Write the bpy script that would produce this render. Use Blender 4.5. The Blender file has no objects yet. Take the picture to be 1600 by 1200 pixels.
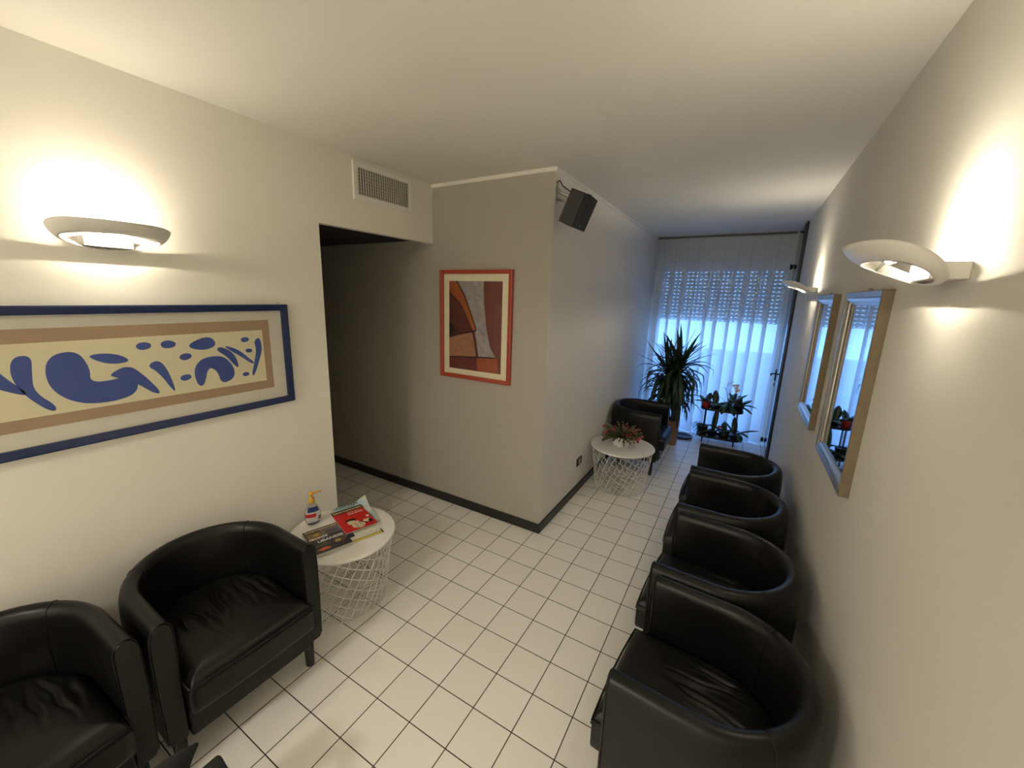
import bpy, bmesh, math, random
from mathutils import Vector, Matrix, Euler
sc = bpy.context.scene
C = bpy.context.collection
R_ = math.radians
pi = math.pi

# ------------------------------------------------------------------ camera
cd = bpy.data.cameras.new('camera'); cam = bpy.data.objects.new('camera', cd); C.objects.link(cam); sc.camera = cam
CP, CR, CY = -0.21460337, -0.02782465, 0.53255181
def _rot(p, r, y):
    Rz = Matrix.Rotation(y, 3, 'Z'); Rx = Matrix.Rotation(p, 3, 'X'); Ry = Matrix.Rotation(r, 3, 'Y')
    return Rz @ Rx @ Ry
_R = _rot(CP, CR, CY)
r_, f_, u_ = _R.col[0], _R.col[1], _R.col[2]
M = Matrix(((r_[0], u_[0], -f_[0], 1.22304), (r_[1], u_[1], -f_[1], -2.67056), (r_[2], u_[2], -f_[2], 1.85891), (0, 0, 0, 1)))
cam.matrix_world = M
cd.sensor_width = 36; cd.lens = 36 * 630.0088 / 1600
cd.shift_x = (800 - 788.531) / 1600; cd.shift_y = (598.673 - 600) / 1600
cd.clip_start = 0.02
# ------------------------------------------------------------------ world, light, exposure
w = bpy.data.worlds.new('World'); sc.world = w; w.use_nodes = True
nt = w.node_tree; nt.nodes.clear()
SKY = 4.7
bg = nt.nodes.new('ShaderNodeBackground'); wo = nt.nodes.new('ShaderNodeOutputWorld')
tc = nt.nodes.new('ShaderNodeTexCoord'); sx = nt.nodes.new('ShaderNodeSeparateXYZ'); rp = nt.nodes.new('ShaderNodeValToRGB')
nt.links.new(tc.outputs['Generated'], sx.inputs[0]); nt.links.new(sx.outputs['Z'], rp.inputs[0])
rp.color_ramp.elements[0].color = (0.20, 0.48, 1.0, 1); rp.color_ramp.elements[1].color = (0.12, 0.33, 1.0, 1)
nt.links.new(rp.outputs[0], bg.inputs[0]); bg.inputs[1].default_value = SKY
nt.links.new(bg.outputs[0], wo.inputs[0])
LAMP = 650.0
FILL_LIGHT = 90.0  # strength of the added fill light behind the camera
LAMP_COL = (1.0, 0.88, 0.67)
vs = sc.view_settings; vs.view_transform = 'Standard'; vs.look = 'None'; vs.gamma = 1; vs.use_curve_mapping = False
vs.exposure = 0.58
sc.cycles.max_bounces = 10; sc.cycles.diffuse_bounces = 8; sc.cycles.transparent_max_bounces = 16
sc.cycles.sample_clamp_indirect = 6
try: sc.cycles.use_denoising = True
except Exception: pass
# ------------------------------------------------------------------ room numbers
XL, XR, YC, H = -1.0708, 1.6471, 3.494, 2.70
WO, HH, YE = 1.0369, 2.2561, 2.80
TILE, TX, TY = 0.20274, -0.43578, -0.62348
YB = -5.6

# ------------------------------------------------------------------ materials
def nm(name):
    m = bpy.data.materials.new(name); m.use_nodes = True
    return m, m.node_tree, m.node_tree.nodes['Principled BSDF']
def pm(name, col, rough=.5, metal=0, spec=.5, noise=0, nscale=30, bump=0, bscale=200, coat=0, emis=None, es=0):
    m, t, b = nm(name)
    b.inputs['Base Color'].default_value = (*col, 1); b.inputs['Roughness'].default_value = rough
    b.inputs['Metallic'].default_value = metal; b.inputs['Specular IOR Level'].default_value = spec
    if coat: b.inputs['Coat Weight'].default_value = coat; b.inputs['Coat Roughness'].default_value = .1
    co = t.nodes.new('ShaderNodeTexCoord')
    if noise:
        n = t.nodes.new('ShaderNodeTexNoise'); n.inputs['Scale'].default_value = nscale; n.inputs['Detail'].default_value = 4
        t.links.new(co.outputs['Object'], n.inputs['Vector'])
        mx = t.nodes.new('ShaderNodeMix'); mx.data_type = 'RGBA'
        mx.inputs[6].default_value = (*[c * (1 - noise) for c in col], 1); mx.inputs[7].default_value = (*[min(1, c * (1 + noise)) for c in col], 1)
        t.links.new(n.outputs[0], mx.inputs[0]); t.links.new(mx.outputs[2], b.inputs['Base Color'])
    if bump:
        n2 = t.nodes.new('ShaderNodeTexNoise'); n2.inputs['Scale'].default_value = bscale; n2.inputs['Detail'].default_value = 3
        t.links.new(co.outputs['Object'], n2.inputs['Vector'])
        bp = t.nodes.new('ShaderNodeBump'); bp.inputs['Strength'].default_value = bump; bp.inputs['Distance'].default_value = .004
        t.links.new(n2.outputs[0], bp.inputs['Height']); t.links.new(bp.outputs[0], b.inputs['Normal'])
    if emis:
        b.inputs['Emission Color'].default_value = (*emis, 1); b.inputs['Emission Strength'].default_value = es
    return m
def wall_mat(name, col):
    return pm(name, col, .75, spec=.25, noise=.025, nscale=2.5, bump=.12, bscale=160)
M_wall = wall_mat('cream wall paint', (.80, .775, .71))
M_grey = wall_mat('taupe wall paint', (.40, .38, .335))
M_corr = wall_mat('light grey wall paint', (.80, .78, .745))
M_ceil = wall_mat('ceiling paint', (.70, .685, .64))
M_trim = pm('white cornice', (.80, .78, .73), .5)
M_base = pm('black baseboard', (.012, .012, .013), .4, noise=.2, nscale=40)
M_dark = pm('near black ceiling', (.012, .013, .02), .8)  # near-black tone of the passage ceiling
M_white = pm('white lacquer', (.80, .79, .76), .3)
M_wire = pm('white powder coated wire', (.78, .77, .73), .4)
M_blk = pm('black plastic', (.012, .012, .012), .35)
M_blkm = pm('black metal', (.015, .016, .018), .35, metal=.3)
M_steel = pm('zinc steel', (.55, .54, .5), .35, metal=.9)
M_lamp = pm('white cast aluminium', (.72, .70, .66), .38)
M_bulb = pm('halogen tube', (1, .9, .7), .3, emis=LAMP_COL, es=LAMP)

def floor_mat():
    m, t, b = nm('white ceramic tiles')
    co = t.nodes.new('ShaderNodeTexCoord'); sp = t.nodes.new('ShaderNodeSeparateXYZ'); t.links.new(co.outputs['Object'], sp.inputs[0])
    def mth(op, a, bb=None, c=None):
        n = t.nodes.new('ShaderNodeMath'); n.operation = op
        for i, v in enumerate((a, bb, c)):
            if v is None: continue
            if isinstance(v, (int, float)): n.inputs[i].default_value = v
            else: t.links.new(v, n.inputs[i])
        return n.outputs[0]
    ds = []; cells = []
    for ax, off in (('X', TX), ('Y', TY)):
        q = mth('DIVIDE', mth('SUBTRACT', sp.outputs[ax], off), TILE)
        fl = mth('FLOOR', q); cells.append(fl)
        fr = mth('SUBTRACT', q, fl)
        ds.append(mth('MINIMUM', fr, mth('SUBTRACT', 1.0, fr)))
    d = mth('MINIMUM', ds[0], ds[1])
    mr = t.nodes.new('ShaderNodeMapRange'); mr.inputs[1].default_value = .0085; mr.inputs[2].default_value = .0135
    t.links.new(d, mr.inputs[0])
    cv = t.nodes.new('ShaderNodeCombineXYZ'); t.links.new(cells[0], cv.inputs[0]); t.links.new(cells[1], cv.inputs[1])
    wn = t.nodes.new('ShaderNodeTexWhiteNoise'); wn.noise_dimensions = '2D'; t.links.new(cv.outputs[0], wn.inputs['Vector'])
    rr = t.nodes.new('ShaderNodeValToRGB'); rr.color_ramp.elements[0].color = (.83, .81, .765, 1); rr.color_ramp.elements[1].color = (.87, .85, .805, 1)
    t.links.new(wn.outputs['Value'], rr.inputs[0])
    # a few worn specks
    n2 = t.nodes.new('ShaderNodeTexNoise'); n2.inputs['Scale'].default_value = 22; n2.inputs['Detail'].default_value = 2
    t.links.new(co.outputs['Object'], n2.inputs['Vector'])
    sm = t.nodes.new('ShaderNodeMapRange'); sm.inputs[1].default_value = .765; sm.inputs[2].default_value = .80; sm.inputs[3].default_value = 0; sm.inputs[4].default_value = .5
    t.links.new(n2.outputs[0], sm.inputs[0])
    m1 = t.nodes.new('ShaderNodeMix'); m1.data_type = 'RGBA'; m1.inputs[7].default_value = (.3, .27, .22, 1)
    t.links.new(sm.outputs[0], m1.inputs[0]); t.links.new(rr.outputs[0], m1.inputs[6])
    mx = t.nodes.new('ShaderNodeMix'); mx.data_type = 'RGBA'; mx.inputs[6].default_value = (.025, .018, .013, 1)
    t.links.new(mr.outputs[0], mx.inputs[0]); t.links.new(m1.outputs[2], mx.inputs[7]); t.links.new(mx.outputs[2], b.inputs['Base Color'])
    rg = t.nodes.new('ShaderNodeMapRange'); rg.inputs[3].default_value = .8; rg.inputs[4].default_value = .34
    t.links.new(mr.outputs[0], rg.inputs[0]); t.links.new(rg.outputs[0], b.inputs['Roughness'])
    bp = t.nodes.new('ShaderNodeBump'); bp.inputs['Strength'].default_value = .5; bp.inputs['Distance'].default_value = .002
    t.links.new(mr.outputs[0], bp.inputs['Height']); t.links.new(bp.outputs[0], b.inputs['Normal'])
    return m
M_floor = floor_mat()

def leather(name, wr, amount):
    m, t, b = nm(name)
    b.inputs['Base Color'].default_value = (.0048, .0045, .0043, 1); b.inputs['Roughness'].default_value = .36
    b.inputs['Specular IOR Level'].default_value = .28
    co = t.nodes.new('ShaderNodeTexCoord')
    n = t.nodes.new('ShaderNodeTexVoronoi'); n.inputs['Scale'].default_value = 260; t.links.new(co.outputs['Object'], n.inputs['Vector'])
    b1 = t.nodes.new('ShaderNodeBump'); b1.inputs['Strength'].default_value = .05; b1.inputs['Distance'].default_value = .001
    t.links.new(n.outputs[0], b1.inputs['Height'])
    mp = t.nodes.new('ShaderNodeMapping'); mp.inputs['Scale'].default_value = wr; t.links.new(co.outputs['Object'], mp.inputs[0])
    n2 = t.nodes.new('ShaderNodeTexNoise'); n2.inputs['Scale'].default_value = 1; n2.inputs['Detail'].default_value = 3; n2.inputs['Distortion'].default_value = .6
    t.links.new(mp.outputs[0], n2.inputs['Vector'])
    b2 = t.nodes.new('ShaderNodeBump'); b2.inputs['Strength'].default_value = amount; b2.inputs['Distance'].default_value = .02
    t.links.new(n2.outputs[0], b2.inputs['Height']); t.links.new(b1.outputs[0], b2.inputs['Normal']); t.links.new(b2.outputs[0], b.inputs['Normal'])
    rn = t.nodes.new('ShaderNodeMapRange'); rn.inputs[3].default_value = .29; rn.inputs[4].default_value = .44
    t.links.new(n2.outputs[0], rn.inputs[0]); t.links.new(rn.outputs[0], b.inputs['Roughness'])
    return m
M_leather = leather('black leather', (7, 7, 5), .12)
M_seat = leather('creased black seat leather', (5, 14, 4), .10)

def sheer(name, op, col):
    m, t, b = nm(name); t.nodes.remove(b)
    out = t.nodes['Material Output']
    d = t.nodes.new('ShaderNodeBsdfDiffuse'); d.inputs[0].default_value = (*col, 1)
    tr = t.nodes.new('ShaderNodeBsdfTranslucent'); tr.inputs[0].default_value = (*col, 1)
    tp = t.nodes.new('ShaderNodeBsdfTransparent')
    a = t.nodes.new('ShaderNodeMixShader'); a.inputs[0].default_value = .55
    t.links.new(d.outputs[0], a.inputs[1]); t.links.new(tr.outputs[0], a.inputs[2])
    c = t.nodes.new('ShaderNodeMixShader'); c.inputs[0].default_value = op
    t.links.new(tp.outputs[0], c.inputs[1]); t.links.new(a.outputs[0], c.inputs[2]); t.links.new(c.outputs[0], out.inputs[0])
    return m
M_sheer = sheer('sheer white voile', .84, (.86, .87, .88))
M_sheer2 = sheer('doubled voile hem', .92, (.84, .85, .86))

def glass_mat(name, tint=(1, 1, 1), refl=.06):
    m, t, b = nm(name); t.nodes.remove(b)
    out = t.nodes['Material Output']
    tp = t.nodes.new('ShaderNodeBsdfTransparent'); tp.inputs[0].default_value = (*tint, 1)
    g = t.nodes.new('ShaderNodeBsdfGlossy'); g.inputs['Roughness'].default_value = .02
    lw = t.nodes.new('ShaderNodeFresnel'); lw.inputs[0].default_value = 1.45
    mx = t.nodes.new('ShaderNodeMixShader'); hf = t.nodes.new('ShaderNodeMath'); hf.operation = 'MULTIPLY'; hf.inputs[1].default_value = .5
    t.links.new(lw.outputs[0], hf.inputs[0]); t.links.new(hf.outputs[0], mx.inputs[0]); t.links.new(tp.outputs[0], mx.inputs[1]); t.links.new(g.outputs[0], mx.inputs[2])
    t.links.new(mx.outputs[0], out.inputs[0])
    return m
M_glass = glass_mat('clear glass')
M_gloss = pm('dark glossy door lacquer', (.03, .032, .035), .04, spec=.6)
M_mirror = pm('mirror silvering', (.86, .88, .88), .015, metal=1)
M_silver = pm('silver leaf frame', (.52, .50, .47), .3, metal=.85, noise=.12, nscale=25)
M_bronze = pm('gold brown frame side', (.19, .15, .095), .45, metal=.3, noise=.2, nscale=40)

# ------------------------------------------------------------------ mesh builder
class MB:
    def __init__(s): s.v = []; s.f = []; s.m = []; s.sm = []
    def add(s, vs, fs, mi=0, smooth=False, T=None):
        o = len(s.v)
        for v in vs:
            v = Vector(v); s.v.append(T @ v if T else v)
        for f in fs: s.f.append([i + o for i in f]); s.m.append(mi); s.sm.append(smooth)
        return s
    def box(s, a, b, mi=0, T=None):
        x0, y0, z0 = a; x1, y1, z1 = b
        vs = [(x0, y0, z0), (x1, y0, z0), (x1, y1, z0), (x0, y1, z0), (x0, y0, z1), (x1, y0, z1), (x1, y1, z1), (x0, y1, z1)]
        return s.add(vs, [(0, 3, 2, 1), (4, 5, 6, 7), (0, 1, 5, 4), (1, 2, 6, 5), (2, 3, 7, 6), (3, 0, 4, 7)], mi, False, T)
    def tube(s, pts, r, n=8, mi=0, closed=False, cap=True, T=None, smooth=True):
        pts = [Vector(p) for p in pts]; N = len(pts); rs = r if isinstance(r, (list, tuple)) else [r] * N
        rings = []; up = None
        for i, p in enumerate(pts):
            if closed: t = pts[(i + 1) % N] - pts[i - 1]
            else: t = pts[min(i + 1, N - 1)] - pts[max(i - 1, 0)]
            t = t.normalized() if t.length > 1e-9 else Vector((0, 0, 1))
            if up is None: up = Vector((0, 0, 1)) if abs(t.z) < .9 else Vector((1, 0, 0))
            a = t.cross(up)
            if a.length < 1e-6: a = t.orthogonal()
            a.normalize(); bb = a.cross(t).normalized(); up = bb
            rings.append([p + (a * math.cos(2 * pi * k / n) + bb * math.sin(2 * pi * k / n)) * rs[i] for k in range(n)])
        vs = [v for rg in rings for v in rg]; fs = []
        for i in range(N if closed else N - 1):
            j = (i + 1) % N
            for k in range(n): fs.append((i * n + k, i * n + (k + 1) % n, j * n + (k + 1) % n, j * n + k))
        if cap and not closed: fs.append(tuple(range(n))[::-1]); fs.append(tuple((N - 1) * n + k for k in range(n)))
        return s.add(vs, fs, mi, smooth, T)
    def lathe(s, prof, n=32, mi=0, T=None, smooth=True, sy=1.0, cap0=False, cap1=False):
        vs = []; fs = []
        for r, z in prof:
            for k in range(n): vs.append((r * math.cos(2 * pi * k / n), sy * r * math.sin(2 * pi * k / n), z))
        for i in range(len(prof) - 1):
            for k in range(n): fs.append((i * n + k, i * n + (k + 1) % n, (i + 1) * n + (k + 1) % n, (i + 1) * n + k))
        if cap0: fs.append(tuple(range(n))[::-1])
        if cap1: fs.append(tuple((len(prof) - 1) * n + k for k in range(n)))
        return s.add(vs, fs, mi, smooth, T)
    def grid(s, fn, nu, nv, mi=0, smooth=True, T=None):
        vs = [fn(i / nu, j / nv) for j in range(nv + 1) for i in range(nu + 1)]
        fs = [(j * (nu + 1) + i, j * (nu + 1) + i + 1, (j + 1) * (nu + 1) + i + 1, (j + 1) * (nu + 1) + i) for j in range(nv) for i in range(nu)]
        return s.add(vs, fs, mi, smooth, T)
    def poly(s, pts, mi=0, T=None): return s.add(pts, [tuple(range(len(pts)))], mi, False, T)
    def build(s, name, mats, parent=None, bevel=0, seg=2, solid=0, sub=0, loc=None):
        me = bpy.data.meshes.new(name)
        me.from_pydata([tuple(v) for v in s.v], [], s.f)
        mats = mats if isinstance(mats, (list, tuple)) else [mats]
        for m in mats: me.materials.append(m)
        me.polygons.foreach_set('material_index', s.m); me.polygons.foreach_set('use_smooth', s.sm); me.update()
        bm = bmesh.new(); bm.from_mesh(me); bmesh.ops.recalc_face_normals(bm, faces=bm.faces) if not solid else None; bm.to_mesh(me); bm.free()
        o = bpy.data.objects.new(name, me); C.objects.link(o)
        if parent: o.parent = parent
        if loc: o.location = loc
        if solid:
            q = o.modifiers.new('solid', 'SOLIDIFY'); q.thickness = solid; q.offset = 0
        if bevel:
            q = o.modifiers.new('bevel', 'BEVEL'); q.width = bevel; q.segments = seg; q.limit_method = 'ANGLE'; q.angle_limit = R_(40)
        if sub:
            q = o.modifiers.new('sub', 'SUBSURF'); q.levels = sub; q.render_levels = sub
        return o
def thing(name, label, cat, loc=(0, 0, 0), rz=0, group=None):
    o = bpy.data.objects.new(name, None); C.objects.link(o); o.location = loc; o.rotation_euler = (0, 0, rz)
    o['label'] = label; o['category'] = cat
    if group: o['group'] = group
    o.empty_display_size = .1
    return o
def tag(o, label, cat, group=None):
    o['label'] = label; o['category'] = cat
    if group: o['group'] = group
    return o
def struct(o): o['kind'] = 'structure'; return o
def copy_tree(o, parent=None):
    c = o.copy(); C.objects.link(c)
    if parent: c.parent = parent
    for ch in list(o.children): copy_tree(ch, c)
    return c
def text_geo(s, size, bold=0.0):
    cu = bpy.data.curves.new('t', 'FONT'); cu.body = s; cu.size = size; cu.offset = bold; cu.resolution_u = 2
    o = bpy.data.objects.new('t', cu); C.objects.link(o)
    dg = bpy.context.evaluated_depsgraph_get(); me = bpy.data.meshes.new_from_object(o.evaluated_get(dg))
    vs = [v.co.copy() for v in me.vertices]; fs = [tuple(p.vertices) for p in me.polygons]
    bpy.data.objects.remove(o); bpy.data.curves.remove(cu); bpy.data.meshes.remove(me)
    x0 = min(v.x for v in vs); x1 = max(v.x for v in vs)
    return vs, fs, x0, x1
T4 = Matrix.Translation

# ================================================================== SETTING
def sbox(name, a, b, mat): return struct(MB().box(a, b).build(name, mat))
fl = MB().box((-4, YB - .1, -.1), (XR + .15, YC + .35, 0)); struct(fl.build('floor', M_floor))
sbox('ceiling', (XL - .12, YB - .1, H), (XR + .15, YC + .35, H + .1), M_ceil)
sbox('wall_left', (XL - .12, YB - .1, 0), (XL, -WO, H), M_wall)
sbox('wall_header', (XL - .055, -WO, HH), (XL, 0, H), M_wall)
sbox('wall_center', (-3.8, 0, 0), (-.12, .12, H), M_grey)
# corridor wall has the taupe return at the corner: one box, two paints
cw = MB(); cw.box((-.12, 0, 0), (0, YC + .35, H), 0)
o = cw.build('wall_corridor', [M_corr, M_grey])
for p_ in o.data.polygons:
    if p_.normal.y < -.9: p_.material_index = 1
struct(o)
sbox('wall_right', (XR, YB - .1, 0), (XR + .15, YE - .03, H), wall_mat('darkened cream wall paint', (.63, .61, .56)))  # same cream as the left wall, darkened against the strong lamp light
sbox('wall_back', (XL - .12, YB - .1, 0), (XR + .15, YB, H), M_wall)
# side passage behind the opening
sbox('wall_passage', (-3.8, -WO - .12, 0), (XL - .12, -WO, H), M_grey)
sbox('wall_passage_end', (-3.92, -WO - .12, 0), (-3.8, .12, H), M_grey)
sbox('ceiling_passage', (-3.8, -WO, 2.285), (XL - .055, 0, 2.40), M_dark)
sbox('baseboard_center', (-3.8, -.016, 0), (0, 0, .073), M_base)
sbox('baseboard_corridor', (0, -.016, 0), (.016, YC - .1, .073), M_base)
tr = MB(); tr.box((XL, -.014, H - .026), (0, 0, H)); struct(tr.build('trim_1', M_trim))
tr = MB(); tr.box((0, -.014, H - .026), (.014, YC - .02, H)); struct(tr.build('trim_2', M_trim))
# dark jamb at the end of the right wall, and the glossy door standing open beyond it
sbox('trim_3', (XR - .022, YE - .03, 0), (XR + .15, YE + .03, H), M_base)
d1 = struct(MB().box((XR - .030, YE + .03, .012), (XR + .01, 3.42, H - .01)).build('door_1', M_gloss, bevel=.003))
h = MB(); h.box((XR - .038, 3.335, .90), (XR - .029, 3.375, 1.04)); h.tube([(XR - .03, 3.355, .985), (XR - .085, 3.355, .985)], .009, 10)
h.tube([(XR - .08, 3.355, .985), (XR - .083, 3.30, .985), (XR - .083, 3.24, .983)], .009, 10)
h.build('door_handle', M_blkm, d1)
MB().box((XR - .036, 3.345, .83), (XR - .0295, 3.365, .875)).build('keyhole_plate', M_blkm, d1)
sbox('wall_door_side', (XR + .012, YE + .03, 0), (XR + .15, YC + .35, H), M_wall)

# window wall
YW = YC + .13
sbox('wall_window', (0, YW, 2.33), (XR + .15, YW + .2, H), M_wall)
sbox('wall_window_left', (0, YW, 0), (.05, YW + .2, 2.33), M_wall)
sbox('wall_window_right', (XR - .02, YW, 0), (XR + .15, YW + .2, 2.33), M_wall)
wf = MB()
X0, X1 = .05, XR - .02
for xa in (X0, X1 - .06): wf.box((xa, YW + .03, 0), (xa + .06, YW + .09, 2.33))
for za in (0.0, 2.27): wf.box((X0, YW + .03, za), (X1, YW + .09, za + .06))
win = struct(wf.build('window_1', pm('white window frame', (.72, .72, .70), .4), bevel=.004))
MB().box((X0 + .06, YW + .055, .06), (X1 - .06, YW + .061, 2.27)).build('pane', M_glass, win)
# roller shutter half lowered, rows of light slots
sh = MB(); SZ0, SZ1 = 1.58, 2.325; ys = YW + .13; slat = .05
nrow = int((SZ1 - SZ0) / slat)
zz = SZ0
for r in range(nrow + 1):
    zt = min(zz + slat, SZ1)
    zc = zz + .016
    if zt - zz < .03: break
    sh.box((X0 + .003, ys, zz), (X1 - .003, ys + .009, zc - .0055))
    sh.box((X0 + .003, ys - .002, zc + .0055), (X1 - .003, ys + .011, zt))
    if zz > 2.24: sh.box((X0 + .003, ys, zc - .0055), (X1 - .003, ys + .009, zc + .0055)); zz = zt; continue
    x = X0 + .003
    hp = .055; hw = .027
    while x < X1 - hp:
        sh.box((x, ys, zc - .0055), (x + hp - hw, ys + .009, zc + .0055)); x += hp
    sh.box((x, ys, zc - .0055), (X1 - .003, ys + .009, zc + .0055))
    zz = zt
so = sh.build('roller_shutter', pm('grey shutter slats', (.33, .33, .32), .5))
tag(so, 'grey roller shutter with rows of light slots, half lowered behind the sheer curtain', 'shutter')
# outside
struct(MB().box((-2, YW + .2, -.1), (4, YW + 1.5, -.02)).build('floor_balcony', pm('balcony tiles', (.4, .38, .36), .7)))
struct(MB().box((-2, YW + 1.4, -.1), (4, YW + 1.52, 1.06)).build('wall_balcony', pm('balcony parapet', (.74, .73, .72), .8)))
# ================================================================== CURTAIN
ct = thing('curtain', 'white sheer curtain hanging in pleats in front of the window', 'curtain', (0, YC, 0))
def cur(u, z, off=0):
    n_ = 10.5; ph = u * 2 * pi * n_ + .5 * math.sin(u * 9) + .3 * math.sin(u * 23 + 1)
    bell = 1 + .25 * (1 - z / 2.66); am = min(1, u * 25, (1 - u) * 25)
    x = .03 + u * (XR - .095) + .058 * am * math.sin(ph) * (1 - .12 * (1 - z / 2.66)) + .006 * am * math.sin(u * 31 + z * .6)
    y = -bell * .036 * math.sin(ph) + .012 * math.sin(u * 17 + z * .5) + off
    return (x, y, z)
zs = lambda a, b: (lambda u, v: cur(u, a + (b - a) * v))
MB().grid(zs(.215, 2.57), 420, 14).build('cloth', M_sheer, ct)
MB().grid(zs(.012, .215), 420, 4).build('hem', M_sheer2, ct)
MB().grid(zs(2.57, 2.655), 420, 2).build('heading_tape', M_sheer2, ct)
tk = thing('curtain_rail', 'slim dark curtain rail fixed to the ceiling above the sheer curtain', 'rail', (0, YC, H))
MB().box((.0, -.02, -.022), (XR - .045, .02, 0)).build('track', pm('grey rail', (.12, .12, .12), .5), tk)

# ================================================================== ARMCHAIRS
def u_path(n_arc=28, hw=.315, front=.25, back=.31, n_arm=6):
    pts = []
    for i in range(n_arm): pts.append((front - front * i / n_arm, hw))
    for i in range(n_arc + 1):
        a = pi / 2 + pi * i / n_arc
        pts.append((back * math.cos(a) * 1.0, hw * math.sin(a)))
    for i in range(1, n_arm + 1): pts.append((front * i / n_arm, -hw))
    return [Vector((x, y, 0)) for x, y in pts]
def make_chair():
    t = thing('tub_armchair', 'x', 'armchair')
    P = u_path(); N = len(P)
    prof = [(-.010, .165), (0, .185), (.004, .40), (.004, .57), (.001, .64), (-.006, .668), (-.017, .683), (-.033, .690), (-.050, .687), (-.062, .675), (-.069, .650), (-.069, .58), (-.067, .40), (-.065, .165)]
    K = len(prof); sh = MB(); vs = []; fs = []; nrm = []
    for i, p in enumerate(P):
        tg = (P[min(i + 1, N - 1)] - P[max(i - 1, 0)]).normalized(); n = Vector((tg.y, -tg.x, 0))
        if n.dot(p) < 0 and abs(p.x) < .3 : pass
        out = Vector((-tg.y, tg.x, 0)) * -1
        nrm.append(out)
    # orient: outward normal points away from the centre
    for i, p in enumerate(P):
        if nrm[i].dot(p - Vector((.1, 0, 0))) < 0: nrm[i] = -nrm[i]
    for i, p in enumerate(P):
        bk = max(0, -p.x / .31)
        for o_, z in prof:
            zz = z + (.012 * bk if z > .6 else 0)
            q = p + nrm[i] * (o_ * (1 + .25 * bk if o_ < -.03 and z < .6 else 1)); vs.append((q.x, q.y, zz))
    for i in range(N - 1):
        for k in range(K): fs.append((i * K + k, i * K + (k + 1) % K, (i + 1) * K + (k + 1) % K, (i + 1) * K + k))
    sh.add(vs, fs, 0, True)
    for i, sgn in ((0, 1), (N - 1, -1)):
        ring = [Vector(vs[i * K + k]) for k in range(K)]
        cen = sum(ring, Vector()) / K
        r2 = [Vector((q.x + .010, q.y + (cen.y - q.y) * .12, q.z + (cen.z - q.z) * .02)) for q in ring]
        sh.add(ring + r2, [(k, (k + 1) % K, K + (k + 1) % K, K + k) for k in range(K)], 0, True)
        sh.add(r2, [tuple(range(K))], 0, False)
        sh.tube([Vector((q.x + .004, q.y, q.z)) for q in ring[1:-1]], .0028, 6)
    # seams where the back panel meets the arms
    for i in (12, N - 13):
        ring = [Vector(vs[i * K + k]) for k in range(3, K - 1)]
        sh.tube([q + (Vector((0, 0, .001))) for q in ring], .0022, 5)
    sh.build('shell', M_leather, t)
    # seat cushion
    hw = .246; fr = .314; out = []
    n = 26
    for i in range(n + 1):
        a = pi / 2 + pi * i / n; out.append((.237 * math.cos(a), hw * math.sin(a)))
    for i in range(1, 8): out.append((fr * i / 8, -hw))
    for i in range(0, 17): out.append((fr + .008 * math.sin(pi * i / 16), -hw + 2 * hw * i / 16))
    for i in range(7, 0, -1): out.append((fr * i / 8, hw))
    K2 = len(out)
    def inset(d):
        r = []
        for i in range(K2):
            a = Vector((*out[i - 1], 0)); b = Vector((*out[(i + 1) % K2], 0)); tg = (b - a).normalized()
            n_ = Vector((-tg.y, tg.x, 0)); p = Vector((*out[i], 0)) + n_ * d
            r.append(p)
        return r
    ch = MB(); vs = []; fs = []
    rings = [(.965, .285), (.985, .292), (.998, .305), (1.0, .33), (1.0, .392)]
    for k_, z in rings:
        for x, y in out: vs.append((.06 + (x - .06) * k_, y * k_, z))
    for j in range(len(rings) - 1):
        for k in range(K2): fs.append((j * K2 + k, j * K2 + (k + 1) % K2, (j + 1) * K2 + (k + 1) % K2, (j + 1) * K2 + k))
    fs.append(tuple(range(K2))[::-1]); ch.add(vs, fs, 0, True)
    rc = random.Random(7)
    creases = [(-.185 + .37 * q / 8 + rc.uniform(-.012, .012), rc.uniform(-.35, .35), rc.uniform(.006, .011), rc.uniform(.006, .012), rc.uniform(-.04, .05), rc.uniform(.07, .12)) for q in range(9)]
    def top(u, v):
        u = u ** .8
        x = -.2369 + (fr + .006 + .2369) * u
        W = hw * math.sqrt(max(0, 1 - (x / .237) ** 2)) if x < 0 else hw
        q = 2 * v - 1; q = math.sin(q * pi / 2) * .5 + q * .5
        y = W * q
        dd = min(W - abs(y), fr + .006 - x, (x + .237) * 1.2)
        z = .392 + .046 * (1 - math.exp(-max(dd, 0) / .014)) + .022 * (1 - math.exp(-max(dd, 0) / .09))
        for yk, sl, w_, A, xc, xs in creases:
            dy = y - yk - sl * (x - xc) * .5 - .004 * math.sin(x * 40 + yk * 60)
            e = math.exp(-((x - xc) / xs) ** 2) * min(1, max(dd, 0) / .03)
            z -= A * e * math.exp(-(dy / w_) ** 2); z += A * .55 * e * math.exp(-((dy - 1.9 * w_) / (1.4 * w_)) ** 2)
        return (x, y, z)
    ch.grid(top, 56, 120)
    pp = [(x, y, .410) for x, y in out if x > .20]
    pp = sorted(pp, key=lambda q: q[1])
    ch.tube([(x + .001, y, z) for x, y, z in pp], .004, 6)
    ch.build('seat_cushion', M_seat, t)
    MB().box((-.23, -.245, .165), (.276, .245, .284)).build('seat_frame', M_leather, t, bevel=.008)
    for x, y in ((.205, .27), (.205, -.27), (-.15, .22), (-.15, -.22)):
        l = MB(); l.lathe([(.019, 0), (.021, .01), (.0235, .166)], 14, cap0=True, cap1=True)
        l.build('leg', M_blk, t, loc=(x, y, 0))
    return t
proto = make_chair()
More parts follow.
